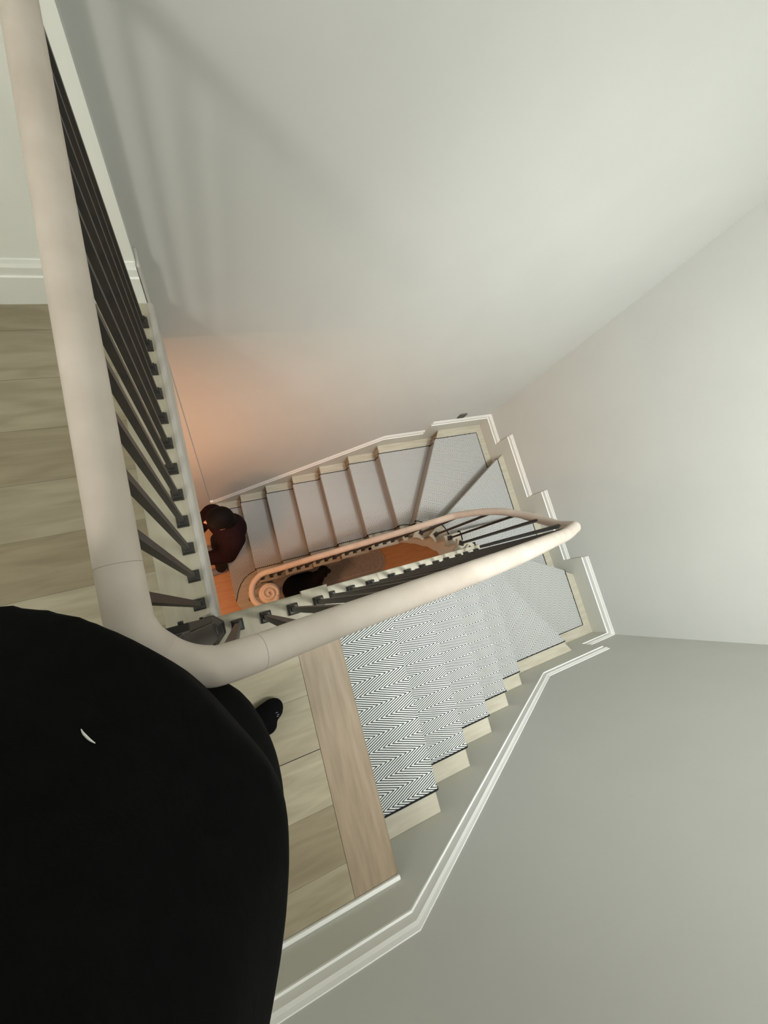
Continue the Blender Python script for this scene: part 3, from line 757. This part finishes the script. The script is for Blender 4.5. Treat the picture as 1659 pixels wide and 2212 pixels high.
loft(b, [(0.70, sc(S72, .90)), (0.715, S72), (0.78, [((a[0] * .3 + c[0] * .7), (a[1] * .3 + c[1] * .7)) for a, c in zip(S10, S72)]), (0.87, S85), (0.95, [((a[0] * .8 + c[0] * .2), (a[1] * .8 + c[1] * .2)) for a, c in zip(S10, S72)]),
         (1.0, S10), (1.06, sc(S10, .93, -.015, -.018)), (1.14, sc(S10, .86, -.028, -.032)), (1.24, sc(S10, .82, -.040, -.042)), (1.33, sc(S10, .82, -.05, -.05)), (1.40, sc(S10, .66, -.055, -.05)), (1.45, sc(S10, .34, -.055, -.04))])
for s in (1, -1):
    caps(b, sh[s], 0.070, el[s], 0.056); caps(b, el[s], 0.054, el[s].lerp(wr[s], 0.86), 0.038)
ZT = [Vector(p) for p in ((0.055, -0.10, 0.78),)]
shirt = fused('sweatshirt', b, M['black'], P1, voxel=0.010, smooth_it=5)
b = bmesh.new()
caps(b, (-.10, -.21, .80), .115, (-.05, -.33, .80), .115)
for s in (1, -1): caps(b, hip[s], .095, kn[s], .078); caps(b, kn[s], .078, an[s] + Vector((0, 0, .03)), .062)
fused('trousers', b, M['black'], P1, voxel=0.010)
socks = {}
for s in (1, -1):
    b = bmesh.new(); h_, t_ = ft[s]; d = (t_ - h_).normalized(); sd = Vector((-d.y, d.x, 0))
    caps(b, h_, .040, h_.lerp(t_, .6), .040)
    caps(b, h_.lerp(t_, .5) + Vector((0, 0, .004)), .038, t_ + sd * .012, .033); caps(b, h_.lerp(t_, .5), .036, t_ - sd * .018 - d * .028, .028)
    caps(b, t_ - d * .02 + sd * .014, .030, t_ + d * .006 + sd * .014, .029)
    caps(b, h_ + Vector((0, 0, .02)), .040, an[s] + Vector((0, 0, .07)), .042)
    socks[s] = fused('sock', b, M['sock'], P1, voxel=0.005, smooth_it=4)

def ray(u, v): return (CR @ Vector(((u - 829.5) / 870.587, -(v - 1106) / 870.587, -1))).normalized()
def onto(o, u, v):
    bt = BVHTree.FromPolygons([p.co for p in o.data.vertices], [tuple(p.vertices) for p in o.data.polygons])
    h = bt.ray_cast(CC, ray(u, v)); return h[0], h[1]
# small curved white trim on the shirt
pts = []
for u, v in ((174, 1577), (178, 1585), (185, 1593), (194, 1601), (204, 1607)):
    p, n = onto(shirt, u, v)
    if p: pts.append(p + n * 0.0006)
if len(pts) > 2:
    b = bmesh.new(); c = catmull(pts, 4, closed=False)
    for i in range(len(c) - 1):
        w = 0.0006 * (0.3 + math.sin(math.pi * (i + .5) / len(c))); w2 = 0.0006 * (0.3 + math.sin(math.pi * (i + 1.2) / len(c)))
        caps(b, c[i], w, c[i + 1], w2, 8, 3)
    o = obj('trim_stitch', b, M['thread'], P1, smooth=True); o['label'] = 'short curved white trim'
# faint lettering across the toe of the sock
b = bmesh.new()
toe = Vector((0.135, -0.372, 0))
for i, (u, v) in enumerate(((596, 1540), (599, 1544), (598, 1548), (601, 1551), (603, 1557), (601, 1559), (604, 1562))):
    p, n = onto(socks[-1], u, v)
    if p:
        q = ray(u + 3, v - 1); e = onto(socks[-1], u + 4, v - 1.5)[0]
        if e: caps(b, p + n * .0003, 0.0011, e + n * .0003, 0.0009, 6, 2)
if len(b.verts): o = obj('lettering', b, M['lettering'], P1); o['label'] = 'small pale grey lettering on the sock'
